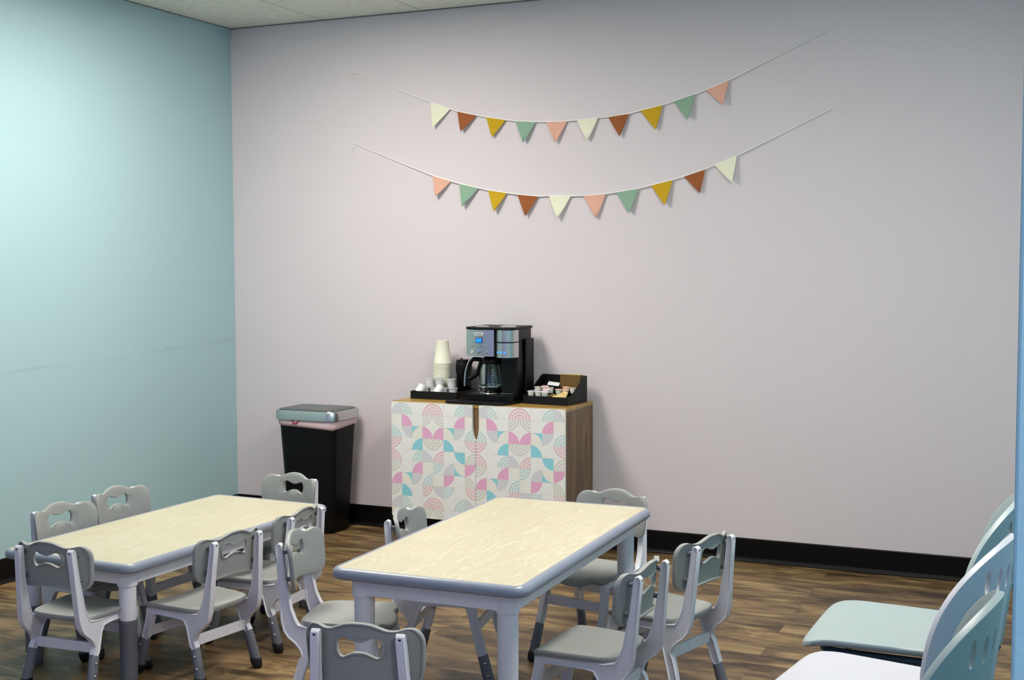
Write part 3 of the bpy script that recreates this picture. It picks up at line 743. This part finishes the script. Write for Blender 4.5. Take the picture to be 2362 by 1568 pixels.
# black lidded canister behind
bm = bmesh.new(); lathe(bm, [(0,0),(.036,0),(.038,.003),(.040,.115),(.043,.120),(.043,.165),(.040,.170),(.040,.182),(.036,.186),(0,.186)], (1.492,-.075,ZT+.0065), 30)
cyl(bm, (1.478,-.075,ZT+.19), (1.478,-.075,ZT+.200), .005, n=10)
tag(obj('lid_canister', bm, 'black_plastic', smooth=40), 'black round container behind the coffee pot handle', 'container')

# condiment organiser on the right
ORX, ORY = 2.040, -.165
og = thing('condiment_organizer', 'black stepped condiment box with tall back, at the right end of the cabinet', 'organizer', (ORX,ORY,ZT), -.10)
w, d = .244, .215; t_ = .005
side = [(-d/2,0),(d/2,0),(d/2,.128),(d/2-.010,.132),(d/2-.030,.128),(-d/2+.05,.046),(-d/2+.01,.040),(-d/2,.040)]
for sx in (-1, 1):
    bm = bmesh.new(); x0 = sx*w/2; x1 = x0-sx*t_
    ring_loft(bm, [[Vector((x,y,z)) for y, z in side] for x in (x0, x1)], cap0=True, cap1=True); obj('side_panel', bm, 'black_satin', og, smooth=0, bevel=.0006)
bm = bmesh.new(); box2(bm, (-w/2+t_,-d/2,0), (w/2-t_,d/2,t_)); box2(bm, (-w/2+t_,-d/2,t_), (w/2-t_,-d/2+t_,.040))
box2(bm, (-w/2+t_,d/2-t_,t_), (w/2-t_,d/2,.130)); box2(bm, (-w/2+t_,.045,t_), (w/2-t_,.045+t_,.070))
box2(bm, (-.002,-d/2+t_,t_), (.002,.045,.040)); box2(bm, (-.002,.05,t_), (.002,d/2-t_,.075))
obj('body', bm, 'black_satin', og, smooth=0, bevel=.0006)
og_M = Matrix.Translation((ORX,ORY,ZT))@Matrix.Rotation(-.10, 4, 'Z')
def on(x, y, z): return tuple(og_M@Vector((x,y,z)))
def make_creamer(name, lid, lab, grp):
    t = thing(name, lab, 'creamer', group=grp)
    bm = bmesh.new(); lathe(bm, [(0,0),(.0105,0),(.0120,.002),(.0150,.022),(.0172,.0225),(.0172,.0240),(0,.0240)], n=22); obj('cup', bm, 'creamer_white', t, smooth=45)
    bm = bmesh.new(); lathe(bm, [(0,.0256),(.0150,.0254),(.0174,.0243),(0,.0241)], n=22); obj('foil_lid', bm, lid, t, smooth=45)
    return t
kinds = {'w': ('creamer_lid', 'white creamer cup', 'white creamer cups in the organizer'), 'p': ('lid_pink', 'creamer cup with pinkish lid', 'pink lidded creamer cups in the organizer'), 'o': ('lid_orange', 'creamer cup with orange lid', 'orange lidded creamer cups in the organizer')}
protos = {}
for k, x, y, z, rx, lab in (
 ('w',-.086,-.082,.022,0,'white creamer cup at the front left corner of the organizer'),
 ('w',-.048,-.082,.022,0,'white creamer cup, second from the left in the organizer front row'),
 ('w',-.018,-.074,.022,.12,'white creamer cup, third from the left in the organizer front row'),
 ('w',-.070,-.045,.026,-.1,'white creamer cup just behind the organizer front row'),
 ('p',-.088,-.008,.036,0,'creamer cup with pinkish lid at the left of the middle row'),
 ('p',-.055,.000,.040,.1,'creamer cup with pinkish lid, second in the middle row'),
 ('p',-.022,-.008,.036,-.1,'creamer cup with pinkish lid beside the centre divider'),
 ('p',-.030,-.040,.030,.2,'creamer cup with reddish lid leaning near the sugar packets'),
 ('o',.028,-.018,.030,0,'creamer cup with pale orange lid right of the centre divider'),
 ('o',.062,-.022,.030,.1,'creamer cup with orange lid in the middle of the right compartment'),
 ('o',.050,.015,.040,0,'creamer cup with orange lid at the back of the right compartment'),
 ('o',.088,.010,.038,-.1,'creamer cup with deep orange lid against the right side panel')):
    m_, nm, gr = kinds[k]
    if k not in protos: o = protos[k] = make_creamer('creamer_cup', m_, lab, gr)
    else: o = dup(protos[k], (0,0,0), 0, lab)
    o.location = on(x*1.06, y, z+.010); o.rotation_euler = (rx, rx*.6, 0); o.scale = (1.12,1.12,1.2)
# hidden fill under the upper creamers is the compartment floor
def packet(name, x, y, z, sx, sy, rot, m_, lab, cat, grp=None, th=.0035):
    bm = bmesh.new(); n = 8; rings = []
    top, bot = [], []
    g = [[(i/n-.5, j/n-.5) for i in range(n+1)] for j in range(n+1)]
    def hgt(a, b_): return th*max(0, (1-(2*a)**2))**.5*max(0, (1-(2*b_)**2))**.5*(1+.5*noise.noise(Vector((a*5+x*50, b_*5, z*30))))+.0004
    T_ = [[bm.verts.new((a*sx, b_*sy, hgt(a,b_))) for a, b_ in r] for r in g]; B_ = [[bm.verts.new((a*sx, b_*sy, -hgt(a,b_)*.5)) for a, b_ in r] for r in g]
    for j in range(n):
        for i in range(n):
            bm.faces.new((T_[j][i],T_[j][i+1],T_[j+1][i+1],T_[j+1][i])); bm.faces.new((B_[j][i],B_[j+1][i],B_[j+1][i+1],B_[j][i+1]))
    for i in range(n):
        bm.faces.new((T_[0][i],B_[0][i],B_[0][i+1],T_[0][i+1])); bm.faces.new((T_[n][i],T_[n][i+1],B_[n][i+1],B_[n][i]))
        bm.faces.new((T_[i][0],T_[i+1][0],B_[i+1][0],B_[i][0])); bm.faces.new((T_[i][n],B_[i][n],B_[i+1][n],T_[i+1][n]))
    return tag(obj(name, bm, m_, smooth=60, loc=on(x,y,z+.012), rot=rot), lab, cat, grp)
GS = 'tan sugar packets in the organizer'
packet('sugar_packet', .024,-.083,.030,.036,.026,(-.5,-.35,.3),'sugar_tan','tan sugar packet leaning at the left of the front right compartment','packet',GS)
packet('sugar_packet', .048,-.086,.026,.038,.026,(.6,.1,-.1),'sugar_tan','tan sugar packet lying flat in the middle of the front right compartment','packet',GS)
packet('sugar_packet', .072,-.078,.034,.036,.026,(.8,-.5,.5),'sugar_tan','tan sugar packet tilted on the one below, with a dark gap beneath','packet',GS)
packet('sugar_packet', .092,-.080,.036,.030,.040,(1.15,.1,-.35),'sugar_tan','tan sugar packet standing on end by the right side panel','packet',GS)
packet('white_packet', -.045,.068,.074,.060,.030,(.55,.1,.12),'pod_white','folded white packet in the back left compartment of the organizer','packet')
# napkin stack
nk = thing('napkin_stack', 'folded brown paper napkins standing in the back right of the organizer', 'napkins', on(.052,.079,.034), -.10)
bm = bmesh.new(); n = 9
for k in range(n):
    y0 = -.020+.036*k/n; box2(bm, (-.056,y0,0), (.056,y0+.0036,.098+.002*math.sin(k*2.1)))
obj('napkins', bm, 'napkin_brown', nk, smooth=0, bevel=.0008)
bm = bmesh.new(); box2(bm, (-.054,-.020,.1005), (.054,.016,.1025)); obj('folded_edge', bm, 'napkin_edge', nk, smooth=0)

# ---------------------------------------------------------------- pennant garlands on the wall
TOP = [((1.2734, 2.2745), (1.3894, 2.2325), (1.2942, 2.1399)), ((1.4303, 2.2177), (1.541, 2.192), (1.4575, 2.1111)), ((1.5958, 2.1807), (1.7056, 2.1611), (1.6315, 2.0748)), ((1.7594, 2.1529), (1.8719, 2.143), (1.81, 2.0401)), ((1.9313, 2.1401), (2.042, 2.1392), (1.9828, 2.033)), ((2.0941, 2.1406), (2.2067, 2.1472), (2.1543, 2.0342)), ((2.2603, 2.1481), (2.3685, 2.159), (2.3219, 2.0501)), ((2.4258, 2.1711), (2.5385, 2.192), (2.5064, 2.0732)), ((2.5944, 2.2074), (2.699, 2.2352), (2.669, 2.1131)), ((2.7513, 2.2516), (2.8636, 2.2909), (2.8387, 2.1748))]
BOT = [((1.2823, 1.8916), (1.3901, 1.8592), (1.3072, 1.7781)), ((1.4396, 1.8451), (1.5506, 1.8189), (1.4629, 1.7252)), ((1.6036, 1.8072), (1.7105, 1.7901), (1.6457, 1.6956)), ((1.77, 1.7813), (1.8847, 1.7688), (1.8183, 1.6713)), ((1.9435, 1.7702), (2.0611, 1.7657), (1.9952, 1.6513)), ((2.13, 1.7657), (2.2472, 1.7722), (2.2002, 1.6517)), ((2.3019, 1.7787), (2.4169, 1.7939), (2.3743, 1.6736)), ((2.4803, 1.8072), (2.5901, 1.8311), (2.5563, 1.7092)), ((2.6465, 1.8455), (2.7506, 1.8765), (2.7269, 1.7637)), ((2.7961, 1.8939), (2.9033, 1.934), (2.8864, 1.8089))]
COL = {'c': ('felt_cream','cream'), 'r': ('felt_rust','rust brown'), 'm': ('felt_mustard','mustard yellow'), 'g': ('felt_green','sage green'), 'p': ('felt_pink','salmon pink')}
def garland(tris, cols, e0, e1, label, seed):
    rnd = random.Random(seed); root = thing('pennant_garland', label, 'garland', (0,0,0), group='pennant garlands on the lilac wall')
    path = list(e0)
    for a, b_, c in tris: path += [a, b_]
    path += list(e1)
    P = [(x, -.005 if (i < len(e0) or i >= len(path)-len(e1)) else -.010, z) for i, (x, z) in enumerate(path)]
    bm = bmesh.new(); tube(bm, P, [.0020 if (i < len(e0) or i >= len(path)-len(e1)) else .0033 for i in range(len(path))], 8, rz=1); obj('cord', bm, 'cord_white', root, smooth=60)
    for (a, b_, c), k in zip(tris, cols):
        bm = bmesh.new(); n = 8; rows = []
        A, B, T_ = Vector(a), Vector(b_), Vector(c); ph = rnd.uniform(0, 6); lift = rnd.uniform(.006, .020)
        for side_ in (0, 1):
            rs = []
            for j in range(n+1):
                v = j/n; R = []
                for i in range(n+1):
                    u = i/n; v2 = min(v, .985); p = A.lerp(B, u).lerp(T_, v2) 
                    # soft, slightly bulging edges
                    mid = (A+B)/2; bul = math.sin(PI*v)*.0012*(u-.5)*2; p = p+Vector(((B-A).normalized().x*bul*1.0, 0))
                    y = -.011-lift*math.sin(v*PI*.5)**2-.0035*math.sin(u*5+ph)*v-(.0016 if side_ else 0)
                    R.append(Vector((p.x, y, p.y)))
                rs.append(R)
            rows.append([[bm.verts.new(q) for q in R] for R in rs])
        F0, F1 = rows
        for j in range(n):
            for i in range(n):
                bm.faces.new((F0[j][i],F0[j+1][i],F0[j+1][i+1],F0[j][i+1])); bm.faces.new((F1[j][i],F1[j][i+1],F1[j+1][i+1],F1[j+1][i]))
        for i in range(n):
            bm.faces.new((F0[0][i],F0[0][i+1],F1[0][i+1],F1[0][i])); bm.faces.new((F0[n][i],F1[n][i],F1[n][i+1],F0[n][i+1]))
            bm.faces.new((F0[i][0],F1[i][0],F1[i+1][0],F0[i+1][0])); bm.faces.new((F0[i][n],F0[i+1][n],F1[i+1][n],F1[i][n]))
        o = obj('pennant', bm, COL[k][0], root, smooth=60); o['label'] = COL[k][1]+' felt pennant'
    bm = bmesh.new()
    for (x, z) in (e0[-2], e1[min(1, len(e1)-1)]): box(bm, (x,-.0008,z), (.018,.0016,.012))
    return root
garland(TOP, 'crmgpcrmgp', [(.7706,2.4253),(.779,2.4433),(.7927,2.454),(.8171,2.4548),(1.0,2.379)], [(3.09,2.388),(3.325,2.491),(3.3367,2.4882)], 'upper pennant garland, its leftmost flag cream and its rightmost pink', 3)
garland(BOT, 'pgmrcpgmrc', [(.7927,2.0252),(.7988,2.0761),(.8178,2.073),(1.02,1.991)], [(3.12,2.030),(3.3449,2.1333),(3.3684,2.1242),(3.4036,2.1028)], 'lower pennant garland, its leftmost flag pink and its rightmost cream', 5)

# ---------------------------------------------------------------- adult shell chairs on the right
def evaluated(o):
    dg = bpy.context.evaluated_depsgraph_get(); return bpy.data.meshes.new_from_object(o.evaluated_get(dg))
def make_adult(label, colour, grp):
    root = thing('shell_chair', label, 'chair', group=grp)
    # seat: local +y is the front
    half = [(0,.222),(.08,.221),(.15,.216),(.192,.206),(.210,.186),(.213,.15),(.208,0),(.202,-.12),(.190,-.20),(.14,-.235),(0,-.245)]
    P = half+[(-x,y) for x, y in reversed(half[1:-1])]; O = [(v.x, v.y) for v in catmull([(x,y,0) for x, y in P], 5)]
    def dz(x, y):
        f = max(0, (y-.12)/.10); return -.018*f*f+.010*(abs(x)/.21)**3+.010*max(0, (-y-.1)/.1)**2
    rings = []
    for s, z in ((0,0),(.3,0),(.6,0),(.85,0),(.96,.001),(.99,-.001),(1,-.005),(1,-.014),(.98,-.018),(.8,-.018),(0,-.018)):
        rings.append([Vector((x*s, y*s, .45+z+dz(x*s, y*s))) for x, y in O])
    bm = bmesh.new(); ring_loft(bm, rings); bmesh.ops.remove_doubles(bm, verts=bm.verts, dist=1e-5)
    obj('seat', bm, colour, root, smooth=50)
    # back shell: curved in plan, leaning, rounded top, with a row of slots
    nu, nv = 28, 30; th = .014
    def surf(u, v, off=0):
        w = .222*((1-.22*((.35-v)/.35)**2) if v < .35 else (1-((v-.35)/.6515)**2.6)**.5)
        zz = .452+.390*v
        x = u*w; y = -.262-.052*v+.088*(x/.212)**2; n = Vector((-.9*x/.212, 1, .2)).normalized()
        return Vector((x, y, zz))+n*off
    bm = bmesh.new(); A = []; B = []
    for j in range(nv+1):
        A.append([bm.verts.new(surf(-1+2*i/nu, math.sin(j/nv*PI/2), th/2)) for i in range(nu+1)]); B.append([bm.verts.new(surf(-1+2*i/nu, math.sin(j/nv*PI/2), -th/2)) for i in range(nu+1)])
    for j in range(nv):
        for i in range(nu):
            bm.faces.new((A[j][i],A[j][i+1],A[j+1][i+1],A[j+1][i])); bm.faces.new((B[j][i],B[j+1][i],B[j+1][i+1],B[j][i+1]))
    for i in range(nu):
        bm.faces.new((A[0][i],B[0][i],B[0][i+1],A[0][i+1])); bm.faces.new((A[nv][i],A[nv][i+1],B[nv][i+1],B[nv][i]))
    for j in range(nv):
        bm.faces.new((A[j][0],A[j+1][0],B[j+1][0],B[j][0])); bm.faces.new((A[j][nu],B[j][nu],B[j+1][nu],A[j+1][nu]))
    bmesh.ops.recalc_face_normals(bm, faces=bm.faces)
    # swelling rim along the free edges
    o = obj('backrest', bm, colour, root, smooth=40)
    bm = bmesh.new()
    for row, vz, us in ((0,.46,(-.62,-.37,-.12,.12,.37,.62)), (1,.79,(-.60,-.36,-.12,.12,.36,.60))):
        for u in us:
            c = surf(u, vz); Mz = Matrix.Translation(c)@Matrix.Rotation(.65*u, 4, 'Z')@Matrix.Rotation(PI/2, 4, 'X')
            n = 18; rg = [[Mz@Vector((.0100*math.cos(2*PI*k/n), .026*math.sin(2*PI*k/n), q)) for k in range(n)] for q in (-.04,.04)]
            ring_loft(bm, rg, cap0=True, cap1=True)
    bmesh.ops.recalc_face_normals(bm, faces=bm.faces)
    me = bpy.data.meshes.new('cutter'); bm.to_mesh(me); bm.free(); cut = bpy.data.objects.new('cutter', me); C.objects.link(cut)
    md = o.modifiers.new('cut', 'BOOLEAN'); md.object = cut; md.operation = 'DIFFERENCE'; md.solver = 'EXACT'
    bv = o.modifiers.new('bev', 'BEVEL'); bv.width = .0045; bv.segments = 3; bv.limit_method = 'ANGLE'; bv.angle_limit = math.radians(50)
    bpy.context.view_layer.update(); nm = evaluated(o); o.modifiers.clear(); o.data = nm; bpy.data.objects.remove(cut)
    for p in nm.polygons: p.use_smooth = True
    nm.set_sharp_from_angle(angle=math.radians(45))
    # steel tube frame under the seat and four legs
    bm = bmesh.new(); rx, fy, ry = .175, .165, -.165
    loop = [(v.x, v.y) for v in (Vector(q) for q in rrect(rx, (fy-ry)/2, .05, 5, (0, (fy+ry)/2)))]
    loop.append(loop[0]); tube(bm, [(x, y, .419) for x, y in loop], .011, 10)
    for sx in (-.06, .06): tube(bm, smooth_open([(sx,-.16,.418),(sx,-.225,.422),(sx,-.250,.435),(sx,-.262,.455)], 5), .009, 10)
    obj('seat_frame', bm, 'frame_teal', root, smooth=50)
    for sx in (-1, 1):
        for sy in (-1, 1):
            y0 = fy-.02 if sy > 0 else ry+.02; bm = bmesh.new()
            cyl(bm, (sx*rx*.98, y0, .418), (sx*(rx+.018), y0+sy*.045, .012), .011, .010, 16)
            lg = obj('leg', bm, 'frame_teal', root)
            bm = bmesh.new(); lathe(bm, [(.012,0),(.015,.003),(.014,.025),(.0108,.028)], (sx*(rx+.018), y0+sy*.046, 0), 16); obj('foot_cap', bm, 'rubber_black', lg, smooth=50)
    return root
GA = 'adult shell chairs in a row at the right'
a1 = make_adult('mint shell chair at the far end of the right hand row, its whole seat visible', 'chair_mint', GA); a1.location = (3.965,-2.455,0); a1.rotation_euler = (0,0,math.radians(89))
a2 = make_adult('white shell chair between the two mint ones in the right hand row', 'chair_white', GA); a2.location = (3.965,-2.985,0); a2.rotation_euler = (0,0,math.radians(82))
a3 = dup(a1, (3.965,-3.53,0), math.radians(85.5), 'mint shell chair nearest the camera, only its backrest visible in the lower right corner')

# ---------------------------------------------------------------- light from outside (behind the camera) and view
w = bpy.data.worlds.new('world'); bpy.context.scene.world = w; w.use_nodes = True
bg = w.node_tree.nodes['Background']; bg.inputs['Color'].default_value = (.44,.55,1,1); bg.inputs['Strength'].default_value = .42
sc = bpy.context.scene
sc.view_settings.view_transform = 'Standard'; sc.view_settings.look = 'None'; sc.view_settings.gamma = 1; sc.view_settings.exposure = .74
sc.view_settings.use_curve_mapping = False
